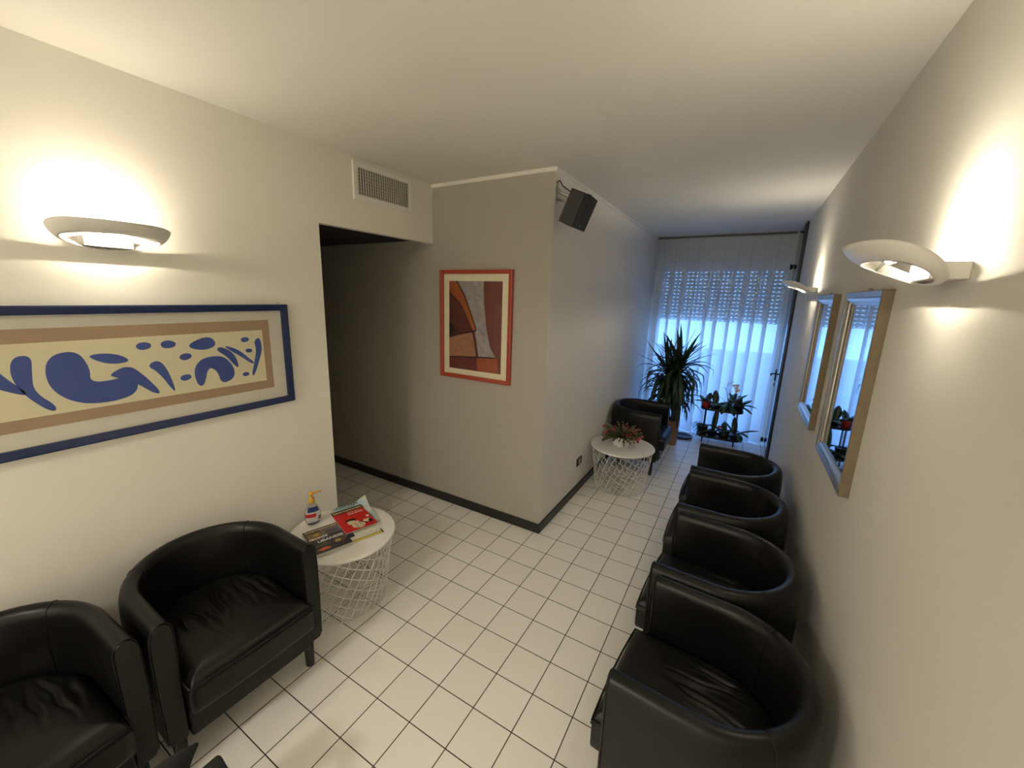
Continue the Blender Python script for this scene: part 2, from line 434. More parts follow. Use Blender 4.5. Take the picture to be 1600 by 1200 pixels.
chairs = [
 (1.270, -1.298, R_(180 - 4), 'black leather tub armchair nearest the camera along the right wall, its creased seat in view'),
 (1.273, -.652, R_(180 - 3.5), 'black tub armchair second from the camera in the right-hand row of four'),
 (1.272, .019, R_(180 - .5), 'black tub armchair third from the camera in the right-hand row of four'),
 (1.276, .662, R_(180 - 1), 'black leather tub armchair at the window end of the right-hand row of four'),
 (-.665, -1.958, R_(-1), 'black leather tub armchair on the left, right beside the magazine table'),
 (-.68, -2.622, R_(2), 'black leather tub armchair cut off by the left edge of the photo'),
 (.325, 1.915, R_(0), 'black leather tub armchair between the potted flower table and the tall yucca'),
]
for i, (x, y, a, lab) in enumerate(chairs):
    o = proto if i == 0 else copy_tree(proto)
    o.location = (x, y, 0); o.rotation_euler = (0, 0, a); o['label'] = lab; o['group'] = 'black tub armchairs'

# ================================================================== WIRE TABLES
def make_table():
    t = thing('wire_table', 'x', 'table')
    tp = MB(); tp.lathe([(0, .424), (.296, .424), (.302, .426), (.305, .431), (.305, .436), (.302, .440), (.297, .441), (0, .441)], 64, smooth=True)
    tp.build('tabletop', M_white, t)
    b = MB(); zt, zb, rt, rb = .420, .006, .288, .236
    rad = lambda z: rb + (rt - rb) * ((z - zb) / (zt - zb))
    for r, z in ((rt, zt), (rb, zb), (.045, zb)): b.tube([(r * math.cos(2 * pi * k / 48), r * math.sin(2 * pi * k / 48), z) for k in range(48)], .003, 6, closed=True)
    NW = 32
    for k in range(NW):
        a0 = 2 * pi * k / NW; pts = []
        for j in range(9):
            z = zb + (zt - zb) * j / 8; a = a0 + R_(38) * j / 8; pts.append((rad(z) * math.cos(a), rad(z) * math.sin(a), z))
        b.tube(pts, .0022, 5)
        b.tube([(.045 * math.cos(a0 - .25), .045 * math.sin(a0 - .25), zb), (rb * math.cos(a0), rb * math.sin(a0), zb)], .0022, 5)
    for k in range(14):
        a0 = 2 * pi * k / 14; pts = []
        for j in range(29):
            z = zb + (zt - zb) * j / 28; a = a0 - R_(150) * j / 28; pts.append((rad(z) * math.cos(a) * 1.006, rad(z) * math.sin(a) * 1.006, z))
        b.tube(pts, .0022, 5)
    b.build('wire_basket', M_wire, t)
    return t
TA = (-.705, -1.275); TB = (.325, 1.185)
t1 = make_table(); t1.location = (*TA, 0); t1['label'] = 'white round wire basket table holding magazines and a soap bottle'; t1['group'] = 'white wire basket tables'
t2 = copy_tree(t1); t2.location = (*TB, 0); t2.rotation_euler = (0, 0, .4); t2['label'] = 'white round wire basket table holding the potted flowers by the corridor wall'
ZT = .441

# ================================================================== MAGAZINES
MATS = {}
def cm(col, rough=.35):
    k = (tuple(col), rough)
    if k not in MATS: MATS[k] = pm('print ink %d' % len(MATS), col, rough)
    return MATS[k]
M_paper = pm('magazine paper', (.62, .60, .55), .6, noise=.08, nscale=60)
def magazine(label, loc, rz, W, Hh, th, cover, patches, texts, bend=None, group=None, rx=0):
    """patches: (name, colour, [(u,v)..]) in 0..1 page coords; texts: (name, string, u, v, width, colour, bold)"""
    t = thing('magazine', label, 'magazine', loc, R_(rz), group); t.rotation_euler = (R_(rx), 0, R_(rz))
    bz = bend or (lambda u, v: 0)
    P = lambda u, v, dz=0: Vector(((u - .5) * W, (v - .5) * Hh, th + dz + bz(u, v)))
    pg = MB(); nu, nv = 10, 12
    for (z0, z1) in ((0, th - .0006),):
        pg.grid(lambda u, v: P(.004 + .992 * u, .004 + .992 * v, -.0006), nu, nv, 0)
        pg.grid(lambda u, v: P(.004 + .992 * u, .004 + .992 * v, -th + .0002), nu, nv, 0)
        for side in range(4):
            def ed(s, q, side=side):
                u, v = ((s, 0), (s, 1), (0, s), (1, s))[side]
                return P(.004 + .992 * u, .004 + .992 * v, -.0006 + (-th + .0008) * q)
            pg.grid(ed, 12, 1, 0, False)
    pg.build('pages', M_paper, t)
    cv = MB(); cv.grid(lambda u, v: P(u, v), nu, nv, 0)
    mats = [cm(cover)]
    for name, col, pts in patches:
        m = cm(col)
        if m not in mats: mats.append(m)
        cv.add([P(u, v, .0005 + .00008 * len(cv.f) / 10) for u, v in pts], [tuple(range(len(pts)))], mats.index(m))
    cv.build('cover', mats, t)
    for name, s, u, v, wd, col, bold in texts:
        vs, fs, x0, x1 = text_geo(s, 1.0, bold)
        k = wd * W / (x1 - x0)
        tx = MB(); tx.add([P(u + (q.x - x0) * k / W, v + q.y * k / Hh, .0023) for q in vs], fs)
        tx.build(name, cm(col), t)
    return t
rnd = random.Random(4)
def blob(cx, cy, rx, ry, n=14, j=.2, rot=0):
    return [(cx + rx * (1 + rnd.uniform(-j, j)) * math.cos(2 * pi * k / n + rot), cy + ry * (1 + rnd.uniform(-j, j)) * math.sin(2 * pi * k / n + rot)) for k in range(n)]
GM = 'magazines on the wire table'
lx, ly = -.700, -1.385
magazine('grey backed magazine at the bottom of the left pile', (lx - .002, ly + .004, ZT), 70, .20, .265, .006, (.25, .24, .23), [], [], group=GM)
magazine('pale magazine in the middle of the left pile, under the dark cover', (lx + .006, ly, ZT + .0065), 75, .20, .262, .006, (.5, .48, .45), [], [], group=GM)
magazine('dark magazine with white headline letters on top of the left pile', (lx, ly + .002, ZT + .013), 72, .20, .262, .006, (.035, .035, .04),
  [('a', (.16, .17, .17), [(.45, .62), (1, .62), (1, .86), (.45, .86)]), ('b', (.22, .13, .06), [(.05, .55), (.45, .55), (.45, .84), (.05, .84)]),
   ('c', (.45, .33, .06), blob(.3, .74, .10, .05)), ('d', (.10, .07, .10), blob(.72, .72, .2, .08)), ('e', (.08, .14, .36), blob(.42, .57, .07, .06)),
   ('f', (.13, .06, .07), blob(.75, .25, .18, .1)), ('g', (.65, .12, .05), blob(.28, .12, .17, .055)), ('h', (.5, .42, .10), blob(.70, .26, .08, .05)), ('i', (.10, .11, .05), blob(.3, .28, .2, .06)), ('j', (.12, .07, .1), blob(.93, .36, .07, .1))],
  [('title', 'Internazionale', .05, .885, .90, (.75, .62, .30), .012), ('headline', 'FRONTE', .05, .55, .50, (.85, .84, .80), .03), ('headline', 'LIBANESE', .22, .395, .70, (.85, .84, .80), .03)], group=GM)
rx_, ry_ = -.728, -1.168
curl = lambda u, v: .006 * max(0, v - .35) ** 2 / .42
curl2 = lambda u, v: .045 * max(0, v - .5) ** 2 / .25 * max(0, u - .62) / .38
magazine('magazine with a yellow edged cover at the bottom of the right pile', (rx_ + .085, ry_ - .030, ZT), 71, .195, .26, .005, (.62, .60, .54),
  [('a', (.62, .47, .06), [(.0, .0), (1, .0), (1, .07), (.0, .07)]), ('b', (.03, .03, .03), [(.0, .072), (1, .072), (1, .09), (.0, .09)]), ('b', (.03, .03, .03), [(.96, .0), (1, .0), (1, .3), (.96, .3)])], [], group=GM)
magazine('thick white paper magazine with a dark cover corner under the red one', (rx_ + .04, ry_ - .012, ZT + .0055), 69, .205, .268, .008, (.66, .64, .58),
  [('a', (.04, .04, .05), [(.0, .0), (.22, .0), (.22, .16), (.0, .2)])], [], group=GM)
magazine('pale blue magazine with big dark title letters sticking out behind the red one', (rx_ - .050, ry_ + .044, ZT + .0145), 66, .215, .275, .004, (.42, .55, .58),
  [('a', (.55, .60, .30), blob(.93, .93, .05, .04)), ('b', (.62, .66, .66), blob(.9, .6, .1, .2))],
  [('title', 'GIOIA', .08, .885, .66, (.02, .09, .14), .0)], bend=curl2, group=GM)
magazine('red magazine with a drawn figure on its cover, on top of the right pile', (rx_ + .005, ry_ - .008, ZT + .0245), 72, .195, .268, .005, (.50, .022, .018),
  [('a', (.03, .03, .035), [(0, .86), (1, .86), (1, 1), (0, 1)]), ('b', (.62, .52, .36), blob(.5, .2, .2, .15)), ('b', (.62, .52, .36), blob(.35, .36, .13, .09)), ('c', (.02, .02, .02), blob(.38, .47, .17, .05, j=.3)),
   ('b', (.62, .52, .36), blob(.78, .27, .1, .08)), ('c', (.02, .02, .02), blob(.88, .2, .06, .07)), ('e', (.6, .1, .08), blob(.8, .33, .05, .02)), ('c', (.02, .02, .02), [(.55, .30), (.75, .14), (.78, .16), (.58, .33)]),
   ('d', (.7, .66, .6), [(.86, .40), (.95, .40), (.95, .47), (.86, .47)]), ('c', (.02, .02, .02), [(.40, .30), (.42, .10), (.44, .10), (.42, .30)]), ('c', (.02, .02, .02), [(.52, .28), (.6, .08), (.62, .08), (.54, .28)])],
  [('title', 'Internazionale', .05, .885, .90, (.75, .60, .25), .012), ('subtitle', 'Scuola e lavoro', .45, .78, .42, (.85, .75, .7), .01), ('subtitle', 'Una storia', .42, .70, .48, (.85, .75, .7), .01)], bend=curl, group=GM)

# ================================================================== SOAP BOTTLE
sb = thing('soap_bottle', 'clear liquid soap bottle with a yellow pump top on the magazine table', 'bottle', (-.925, -1.318, ZT), R_(70))
M_clear = glass_mat('clear plastic', (.93, .93, .92))
prof = [(0.0, .0015), (.024, .0015), (.033, .006), (.040, .022), (.0435, .045), (.042, .068), (.035, .092), (.024, .110), (.015, .120), (.0125, .124), (.0125, .132)]
MB().lathe(prof, 32, sy=.62).build('body', M_clear, sb)
lq = [(0, .004), (.022, .004), (.031, .009), (.038, .024), (.041, .045), (.0395, .068), (.034, .088), (0, .089)]
MB().lathe(lq, 28, sy=.58).build('liquid', pm('soap liquid', (.50, .42, .42), .2), sb)
def lab(mb, a0, a1, z0, z1, mi, off=1.03):
    def rr(z):
        for (r0, q0), (r1, q1) in zip(prof, prof[1:]):
            if q0 <= z <= q1 and q1 > q0: return r0 + (r1 - r0) * (z - q0) / (q1 - q0)
        return .03
    def fn(u, v):
        z = z0 + (z1 - z0) * v; a = a0 + (a1 - a0) * u; r = rr(z) * off
        return (r * math.cos(a), .62 * r * math.sin(a), z)
    mb.grid(fn, 14, 4, mi)
lb = MB(); a0, a1 = R_(-150), R_(-30)
lab(lb, a0, a1, .016, .095, 0, 1.025); lab(lb, R_(-138), R_(-42), .078, .104, 1, 1.035); lab(lb, R_(-152), R_(-75), .050, .070, 2, 1.045); lab(lb, R_(-140), R_(-40), .013, .019, 1, 1.04); lab(lb, R_(-60), R_(-32), .028, .05, 3, 1.04)
lb.build('label', [cm((.62, .62, .60)), cm((.02, .04, .16)), cm((.5, .02, .025)), cm((.25, .1, .12))], sb)
pu = MB(); M_yel = pm('yellow pump plastic', (.62, .33, .02), .35)
pu.lathe([(.0155, .124), (.0165, .127), (.0165, .145), (.012, .149), (.0065, .150), (.0055, .168), (.0115, .170), (.013, .174), (.012, .182), (0, .184)], 22)
pu.tube([(0, 0, .178), (.022, -.004, .180), (.042, -.008, .181), (.05, -.01, .176)], [.006, .0055, .0045, .004], 10)
pu.build('pump', M_yel, sb)

sb.scale = (1.12, 1.12, 1.16)
# ================================================================== FLOWER POT
fp = thing('potted_flowers', 'small white angular pot of red green flowering succulent on a wire table', 'plant', (.312, 1.165, ZT))
pt = MB(); n = 4
ring = lambda r, z, a=R_(45): [(r * math.cos(a + 2 * pi * k / 4), r * math.sin(a + 2 * pi * k / 4), z) for k in range(4)]
def frus(r0, r1, r2, z0, z1, zi):
    A, B, Cc, D = ring(r0, z0), ring(r1, z1), ring(r2, z1), ring(r2 * .9, zi)
    vs = A + B + Cc + D; fs = [(3, 2, 1, 0)]
    for q in range(3):
        for k in range(4): fs.append((q * 4 + k, q * 4 + (k + 1) % 4, (q + 1) * 4 + (k + 1) % 4, (q + 1) * 4 + k))
    fs.append((12, 13, 14, 15)); return vs, fs
v_, f_s = frus(.074, .094, .086, 0, .10, .085); pt.add(v_, f_s)
pot = pt.build('pot', M_white, fp, bevel=.003); pot.rotation_euler = (0, 0, R_(62))
rn = random.Random(11)
fo = MB(); fl_ = MB()
def seg_leaf(mb, p, d, ln, wd, mi):
    d = d.normalized(); s = d.cross(Vector((rn.uniform(-1, 1), rn.uniform(-1, 1), rn.uniform(-.3, 1)))).normalized(); n_ = d.cross(s)
    pts = [p, p + d * ln * .3 + s * wd * .5, p + d * ln * .75 + s * wd * .45, p + d * ln, p + d * ln * .75 - s * wd * .45, p + d * ln * .3 - s * wd * .5]
    c = p + d * ln * .5 + n_ * wd * .15
    mb.add(pts + [c], [(k, (k + 1) % 6, 6) for k in range(6)], mi, True)
for k in range(150):
    a = rn.uniform(0, 2 * pi); el = rn.uniform(.15, 1.35)
    p = Vector((.045 * math.cos(a), .045 * math.sin(a), .088)); d = Vector((math.cos(a) * math.cos(el), math.sin(a) * math.cos(el), math.sin(el)))
    nseg = rn.choice((3, 4, 4, 5))
    for j in range(nseg):
        ln = rn.uniform(.03, .042); seg_leaf(fo, p, d, ln, .026, 1 if (j >= nseg - 1 and rn.random() < .45) else (0 if rn.random() < .7 else 2))
        p = p + d.normalized() * ln * .92; d = (d.normalized() + Vector((math.cos(a) * .12, math.sin(a) * .12, -.22)) + Vector((rn.uniform(-.2, .2), rn.uniform(-.2, .2), rn.uniform(-.1, .15))))
    if rn.random() < .13:
        for q in range(5): seg_leaf(fl_, p, d.normalized() + Vector((rn.uniform(-.7, .7), rn.uniform(-.7, .7), rn.uniform(-.5, .5))), .03, .015, 0)
fo.build('foliage', [pm('succulent green', (.05, .10, .025), .45, noise=.3), pm('succulent red tips', (.20, .07, .05), .5, noise=.3), pm('succulent bronze', (.16, .09, .05), .5)], fp)
fl_.build('blossoms', pm('pink blossom', (.55, .06, .14), .5), fp)

# ================================================================== YUCCA
yu = thing('yucca_plant', 'tall yucca with long drooping dark leaves in a brown square planter', 'plant', (.535, 2.845, 0))
bx = MB(); 
def hollow(mb, w0, w1, h_, th):
    A = [(-w0, -w0, 0), (w0, -w0, 0), (w0, w0, 0), (-w0, w0, 0)]; B = [(-w1, -w1, h_), (w1, -w1, h_), (w1, w1, h_), (-w1, w1, h_)]
    wi = w1 - th; Cc = [(-wi, -wi, h_), (wi, -wi, h_), (wi, wi, h_), (-wi, wi, h_)]; D = [(-wi, -wi, h_ - .03), (wi, -wi, h_ - .03), (wi, wi, h_ - .03), (-wi, wi, h_ - .03)]
    vs = A + B + Cc + D; fs = [(3, 2, 1, 0), (12, 13, 14, 15)]
    for q in range(3):
        for k in range(4): fs.append((q * 4 + k, q * 4 + (k + 1) % 4, (q + 1) * 4 + (k + 1) % 4, (q + 1) * 4 + k))
    mb.add(vs, fs)
hollow(bx, .088, .094, .33, .012)
bx.build('planter', pm('terracotta brown planter', (.30, .15, .075), .6, noise=.15, nscale=30), yu, bevel=.003)
MB().box((-.08, -.08, .285), (.08, .08, .305)).build('soil', pm('potting soil', (.02, .014, .01), .9, bump=.5, bscale=80), yu)
M_bark = pm('yucca bark', (.10, .075, .05), .85, noise=.4, nscale=60, bump=.6, bscale=70)
M_leafd = pm('yucca leaf', (.022, .045, .022), .42, noise=.35, nscale=8)
rn = random.Random(21)
def strap(mb, p0, az, el0, ln, wd, droop, n=9, kink=None, mi=0):
    p = Vector(p0); el = el0; st = ln / n; side = Vector((-math.sin(az), math.cos(az), 0)); vs = []
    for i in range(n + 1):
        s_ = i / n
        wv = wd * (.55 + .45 * min(1, s_ * 4)) * (1 - s_ ** 2.4) * .5 + .0006
        d = Vector((math.cos(az) * math.cos(el), math.sin(az) * math.cos(el), math.sin(el)))
        up = side.cross(d)
        vs += [p + side * wv, p - up * wv * .35, p - side * wv]
        p = p + d * st
        p.x = max(p.x, -.49); p.y = min(p.y, .53)
        el -= droop * st / ln * (0.5 + s_ * 1.4)
        if kink and abs(s_ - kink[0]) < .5 / n: el -= kink[1]
        el = max(el, -1.5)
    fs = []
    for i in range(n):
        for k in range(2): fs.append((i * 3 + k, i * 3 + k + 1, (i + 1) * 3 + k + 1, (i + 1) * 3 + k))
    mb.add(vs, fs, mi, True)
heads = [((-.025, .015, .30), (-.12, .02, .98), 44, .50), ((.03, -.02, .30), (.03, -.03, 1.06), 48, .53), ((.0, .035, .30), (-.04, .06, .84), 50, .46), ((.02, .03, .30), (.02, .04, .66), 34, .38), ((-.03, -.02, .30), (-.08, -.05, .72), 38, .42)]
stem = MB(); 
for b0, b1, nl, ln in heads:
    b0 = Vector(b0); b1 = Vector(b1)
    stem.tube([b0.lerp(b1, q / 6) + Vector((.008 * math.sin(q * 1.7 + b0.x * 90), .008 * math.cos(q * 2.1), 0)) for q in range(7)], [.02, .019, .018, .017, .016, .015, .012], 9)
    lf = MB()
    for k in range(nl):
        f = k / nl; az = k * 2.39996 + rn.uniform(-.2, .2)
        el = 1.40 - 2.0 * f ** .8 + rn.uniform(-.12, .12)
        z = b1.z - .16 * f + .02
        L_ = ln * rn.uniform(.78, 1.08)
        dr = (.25 + 2.0 * f + rn.uniform(0, .5)) if f > .3 else rn.uniform(0, .45)
        kk = (rn.uniform(.4, .65), rn.uniform(.5, 1.0)) if (f > .35 and rn.random() < .5) else None
        strap(lf, (b1.x + .012 * math.cos(az), b1.y + .012 * math.sin(az), z), az, el, L_, rn.uniform(.046, .066), dr, kink=kk)
    lf.build('leaf_rosette', M_leafd, yu)
stem.build('trunk', M_bark, yu)
# black round dish on the floor behind the planter
ds = MB(); ds.lathe([(0, .0), (.105, .0), (.118, .006), (.125, .03), (.121, .03), (.112, .010), (0, .009)], 40)
o = ds.build('plant_saucer', M_blk); o.location = (.66, 3.19, 0); tag(o, 'black round saucer on the floor behind the brown planter', 'saucer')

# ================================================================== PLANT STAND
RX, RY = 1.088, 3.235
ps = thing('plant_stand', 'low black two-tier metal plant stand in front of the sheer curtain', 'plant stand', (RX, RY, 0))
def tray(z, hl, hwd):
    m = MB(); n = 44
    def ov(l, w_, zz): 
        r = []
        for k in range(n):
            a = 2 * pi * k / n; r.append(((l - w_) * (1 if math.cos(a) > 0 else -1) * min(1, abs(math.cos(a)) * 3) + w_ * math.cos(a), w_ * math.sin(a), zz))
        return r
    rg = [ov(hl - .004, hwd - .004, z), ov(hl, hwd, z + .004), ov(hl, hwd, z + .032), ov(hl - .004, hwd - .004, z + .032), ov(hl - .006, hwd - .006, z + .006)]
    vs = [q for r in rg for q in r]; fs = []
    for j in range(4):
        for k in range(n): fs.append((j * n + k, j * n + (k + 1) % n, (j + 1) * n + (k + 1) % n, (j + 1) * n + k))
    fs.append(tuple(range(n))[::-1]); fs.append(tuple(4 * n + k for k in range(n)))
    return m.add(vs, fs, 0, False)
tray(.07, .265, .115).build('tray', M_blkm, ps); tray(.445, .25, .11).build('tray', M_blkm, ps)
for sx_ in (-1, 1):
    for sy_ in (-1, 1):
        MB().tube([(sx_ * .185, sy_ * .085, 0), (sx_ * .185, sy_ * .085, .46)], .0085, 10).build('leg', M_blkm, ps)
M_orch = pm('orchid leaf', (.03, .065, .03), .35, noise=.25, nscale=12)
M_twig = pm('dry orchid stem', (.16, .13, .08), .7)
M_petal = pm('white petal', (.82, .78, .66), .5)
M_potk = pm('dark pot', (.02, .022, .022), .3)
M_potr = pm('red pot', (.42, .03, .02), .35)
M_potc = glass_mat('clear orchid pot', (.55, .58, .62))
def oleaf(mb, p, az, el, ln, wd, droop):
    side = Vector((-math.sin(az), math.cos(az), 0)); q = Vector(p); vs = []; n = 8
    for i in range(n + 1):
        s_ = i / n; wv = wd * .5 * (math.sin(pi * min(1, .08 + s_ * .92)) ** .6) + .001
        d = Vector((math.cos(az) * math.cos(el), math.sin(az) * math.cos(el), math.sin(el))); up = side.cross(d)
        vs += [q + side * wv + up * wv * .25 * 1, q, q - side * wv + up * wv * .25]
        q = q + d * ln / n; el -= droop / n
    fs = [(i * 3 + k, i * 3 + k + 1, (i + 1) * 3 + k + 1, (i + 1) * 3 + k) for i in range(n) for k in range(2)]
    mb.add(vs, fs, 0, True)
def orchid(label, x, y, z, r, hgt, mat, leaves, extra=None, square=False, group='orchids on the plant stand'):
    t = thing('potted_orchid', label, 'plant', (x, y, z), 0, group)
    p = MB()
    if square: hollow(p, r * .9, r, hgt, .006)
    else: p.lathe([(0, 0), (r * .74, 0), (r * .78, .004), (r * .97, hgt - .012), (r, hgt - .010), (r, hgt), (r * .92, hgt), (r * .88, hgt - .012), (0, hgt - .014)], 26)
    p.build('pot', mat, t)
    l = MB()
    for az, el, ln, wd, dr in leaves: oleaf(l, (.01 * math.cos(R_(az)), .01 * math.sin(R_(az)), hgt - .016), R_(az), R_(el), ln * 1.38, wd * 1.45, R_(dr))
    l.build('leaves', M_orch, t, solid=.002)
    if extra: extra(t)
    return t
ZTOP, ZLOW = .4515, .0765
def twigs(t):
    m = MB()
    m.tube([(0, 0, .08), (-.02, 0, .2), (-.05, 0, .30), (-.03, 0, .36), (.03, 0, .40)], .0028, 6)
    m.tube([(-.045, 0, .28), (-.08, 0, .32)], .0022, 6); m.tube([(-.04, 0, .33), (-.03, .0, .40)], .0022, 6)
    m.tube([(.0, 0, .08), (-.06, -.02, .15), (-.12, -.02, .19)], .0022, 6); m.tube([(-.02, 0, .22), (.04, 0, .29)], .002, 6)
    m.build('stem', M_twig, t)
def blooms(t):
    m = MB(); m.tube([(0, 0, .07), (-.05, -.01, .22), (-.04, -.02, .33), (-.07, -.04, .36)], .0028, 6); m.build('stem', M_twig, t)
    f = MB(); r2 = random.Random(5)
    for c in ((-.085, -.05, .355), (-.045, -.05, .36), (-.06, -.05, .32), (-.03, -.04, .30), (-.05, -.045, .28)):
        for k in range(5):
            a = k * 2 * pi / 5 + c[0] * 50; d = Vector((math.cos(a), -.25, math.sin(a))); s = Vector((-math.sin(a), 0, math.cos(a))); p = Vector(c)
            f.add([p, p + d * .012 + s * .011, p + d * .026, p + d * .012 - s * .011], [(0, 1, 2, 3)], 0, True)
    f.build('blossoms', M_petal, t)
def redbloom(t):
    f = MB(); p0 = Vector((-.06, -.06, .165))
    MB().tube([(0, 0, .07), (-.03, -.03, .14), p0], .0025, 6).build('stem', M_twig, t)
    for k in range(5):
        a = k * 2 * pi / 5; d = Vector((math.cos(a), -.3, math.sin(a) * .6)); s = Vector((-math.sin(a), 0, math.cos(a)))
        f.add([p0, p0 + d * .015 + s * .012, p0 + d * .03, p0 + d * .015 - s * .012], [(0, 1, 2, 3)], 0, True)
    f.build('blossom', pm('red blossom', (.55, .03, .01), .5), t)
orchid('plant with rounded leaves in a red pot at the left end of the top tier', RX - .195, RY, ZTOP, .064, .10, M_potr, [(150, 55, .09, .06, 40), (200, 30, .11, .055, 60), (60, 70, .10, .06, 20), (300, 40, .08, .05, 50)])
orchid('orchid with upright oval leaves in a dark pot, second on the top tier', RX - .075, RY - .01, ZTOP, .058, .085, M_potk, [(10, 40, .13, .06, 60), (110, 75, .14, .06, 15), (180, 45, .12, .055, 50), (260, 35, .12, .06, 80), (330, 25, .12, .055, 80)])
orchid('orchid with bare twiggy stems in a clear pot, third on the top tier', RX + .065, RY - .015, ZTOP, .058, .10, M_potc, [(20, 50, .19, .06, 30), (175, 15, .14, .05, 60), (250, 20, .17, .06, 120), (300, 10, .16, .055, 100), (60, 60, .15, .06, 30)], twigs)
orchid('orchid with white blossoms in a dark pot at the right end of the top tier', RX + .185, RY, ZTOP, .066, .10, M_potk, [(0, 30, .15, .045, 70), (30, 50, .13, .06, 50), (150, 60, .15, .06, 30), (330, 5, .14, .04, 60), (210, 55, .14, .06, 50), (90, 60, .12, .05, 30)], blooms)
def wisps(t):
    m = MB(); r2 = random.Random(9)
    for k in range(26):
        a = r2.uniform(pi * .6, pi * 1.5); q = Vector((.0, 0, .105)); d = Vector((math.cos(a), math.sin(a), r2.uniform(.3, 1.2))); pts = [q.copy()]
        for j in range(5): q = q + d.normalized() * .035; d.z -= .45; pts.append(q.copy())
        m.tube(pts, .0014, 4)
    m.build('leaves', M_orch, t)
orchid('spidery plant spilling from a dark pot at the left end of the lower tier', RX - .20, RY, ZLOW, .072, .135, M_potk, [(200, -20, .1, .012, 60)], wisps)
orchid('orchid with one tall upright leaf, second on the lower tier', RX - .075, RY - .01, ZLOW, .058, .085, M_potk, [(70, 82, .25, .05, 10), (210, 20, .18, .05, 90), (330, 40, .13, .05, 70), (20, 35, .14, .05, 60)])
orchid('orchid with a red blossom and broad leaf, third on the lower tier', RX + .065, RY - .005, ZLOW, .07, .11, M_potk, [(170, 35, .16, .07, 50), (20, 30, .14, .06, 60), (270, 20, .10, .06, 80), (100, 60, .10, .05, 30)], redbloom)
orchid('orchid with long spreading leaves at the right end of the lower tier', RX + .19, RY, ZLOW, .062, .10, M_potc, [(5, 35, .20, .055, 40), (110, 75, .16, .05, 10), (170, 60, .15, .05, 30), (300, 25, .14, .06, 120), (340, 40, .13, .055, 100)])

# ================================================================== PICTURES AND MIRRORS
def frame_mesh(mb, w0, w1, h0, h1, fw, dep, lip=.006, mi=0, mi_side=None):
    """frame in local Y (width) / Z, wall at x=0, front at x=dep"""
    ms = mi if mi_side is None else mi_side
    O = [(w0, h0), (w1, h0), (w1, h1), (w0, h1)]; I = [(w0 + fw, h0 + fw), (w1 - fw, h0 + fw), (w1 - fw, h1 - fw), (w0 + fw, h1 - fw)]
    E_ = [(w0 + lip, h0 + lip), (w1 - lip, h0 + lip), (w1 - lip, h1 - lip), (w0 + lip, h1 - lip)]
    for k in range(4):
        j = (k + 1) % 4
        q = lambda P_, x: [(x, *P_[k]), (x, *P_[j])]
        a, b = q(O, 0); c, d = q(O, dep - .002); e, f = q(E_, dep); g, h_ = q(I, dep - lip); i_, l_ = q(I, .002)
        mb.add([a, b, d, c], [(0, 1, 2, 3)], ms); mb.add([c, d, f, e], [(0, 1, 2, 3)], ms); mb.add([e, f, h_, g], [(0, 1, 2, 3)], mi); mb.add([g, h_, l_, i_], [(0, 1, 2, 3)], mi)
def nail(parent, y, z):
    MB().tube([(0, y, z + .008), (.014, y, z + .010)], .0028, 8).tube([(.006, y, z - .01), (.006, y, z + .012)], .0018, 6).build('hook', M_steel, parent)
def rounded(mb, pts, x, mi, n=4):
    P_ = [Vector((0, a, b)) for a, b in pts]
    for _ in range(3):
        Q = []
        for k in range(len(P_)):
            a, b = P_[k], P_[(k + 1) % len(P_)]; Q += [a * .75 + b * .25, a * .25 + b * .75]
        P_ = Q
    mb.add([(x, p.y, p.z) for p in P_], [tuple(range(len(P_)))], mi)
# blue frame on the left wall: plain abstract cut-paper shapes
mz = 1.4915
bf = thing('framed_picture', 'wide blue framed picture of blue cut-paper shapes on cream, on the left wall', 'picture', (XL, -2.12, mz))
Y0, Y1 = -.83, .826; Z0, Z1 = -.282, .282
m = MB(); frame_mesh(m, Y0, Y1, Z0, Z1, .034, .030); m.build('frame', pm('blue lacquered wood', (.007, .018, .075), .4, noise=.15, nscale=40), bf)
MB().box((.003, Y0 + .03, Z0 + .03), (.009, Y1 - .03, Z1 - .03)).build('mat_board', pm('white mat board', (.80, .77, .69), .8), bf)
pr = MB(); pr.box((.0095, Y0 + .107, -.183), (.0105, Y1 - .107, .198), 0); pr.box((.0106, Y0 + .146, -.137), (.0112, Y1 - .146, .145), 1)
x_ = .0118
def S(pts, d=0): rounded(pr, pts, x_ + d, 2)
def pear(cy, cz, r, tilt):
    ca, sa = math.cos(tilt), math.sin(tilt)
    base = [(-1, .1), (-.7, -.75), (.1, -.9), (.95, -.55), (1.05, .25), (.4, .75), (-.5, .7)]
    S([(cy + r * (a * ca - b * sa), cz + r * .75 * (a * sa + b * ca)) for a, b in base])
# big rounded masses and bands, nothing figurative
S([(-.14, .09), (-.05, .11), (-.02, .03), (-.03, -.03), (.05, -.03), (.12, -.01), (.12, -.10), (.03, -.125), (-.08, -.11), (-.15, -.03)])
S([(-.03, .085), (.06, .085), (.115, .045), (.06, .035), (.01, .05)], .0003)
S([(.03, -.005), (.10, .03), (.15, -.03), (.20, -.115), (.175, -.118), (.11, -.05), (.05, -.02)], .0004)
S([(.16, .015), (.205, .04), (.235, -.01), (.255, -.115), (.245, -.118), (.20, -.02)])
S([(-.22, .10), (-.17, .10), (-.18, .03), (-.185, -.04), (-.13, -.11), (-.15, -.13), (-.21, -.05), (-.235, .03)])
S([(-.34, .115), (-.28, .10), (-.25, .03), (-.20, -.04), (-.21, -.05), (-.29, .0), (-.36, .07)])
S([(-.42, -.02), (-.36, -.05), (-.28, -.12), (-.30, -.13), (-.40, -.09)])
S([(-.62, .06), (-.50, .10), (-.44, .02), (-.47, -.09), (-.60, -.11), (-.66, -.03)])
S([(.33, .10), (.42, .135), (.455, .085), (.40, .06), (.335, .075)]) 
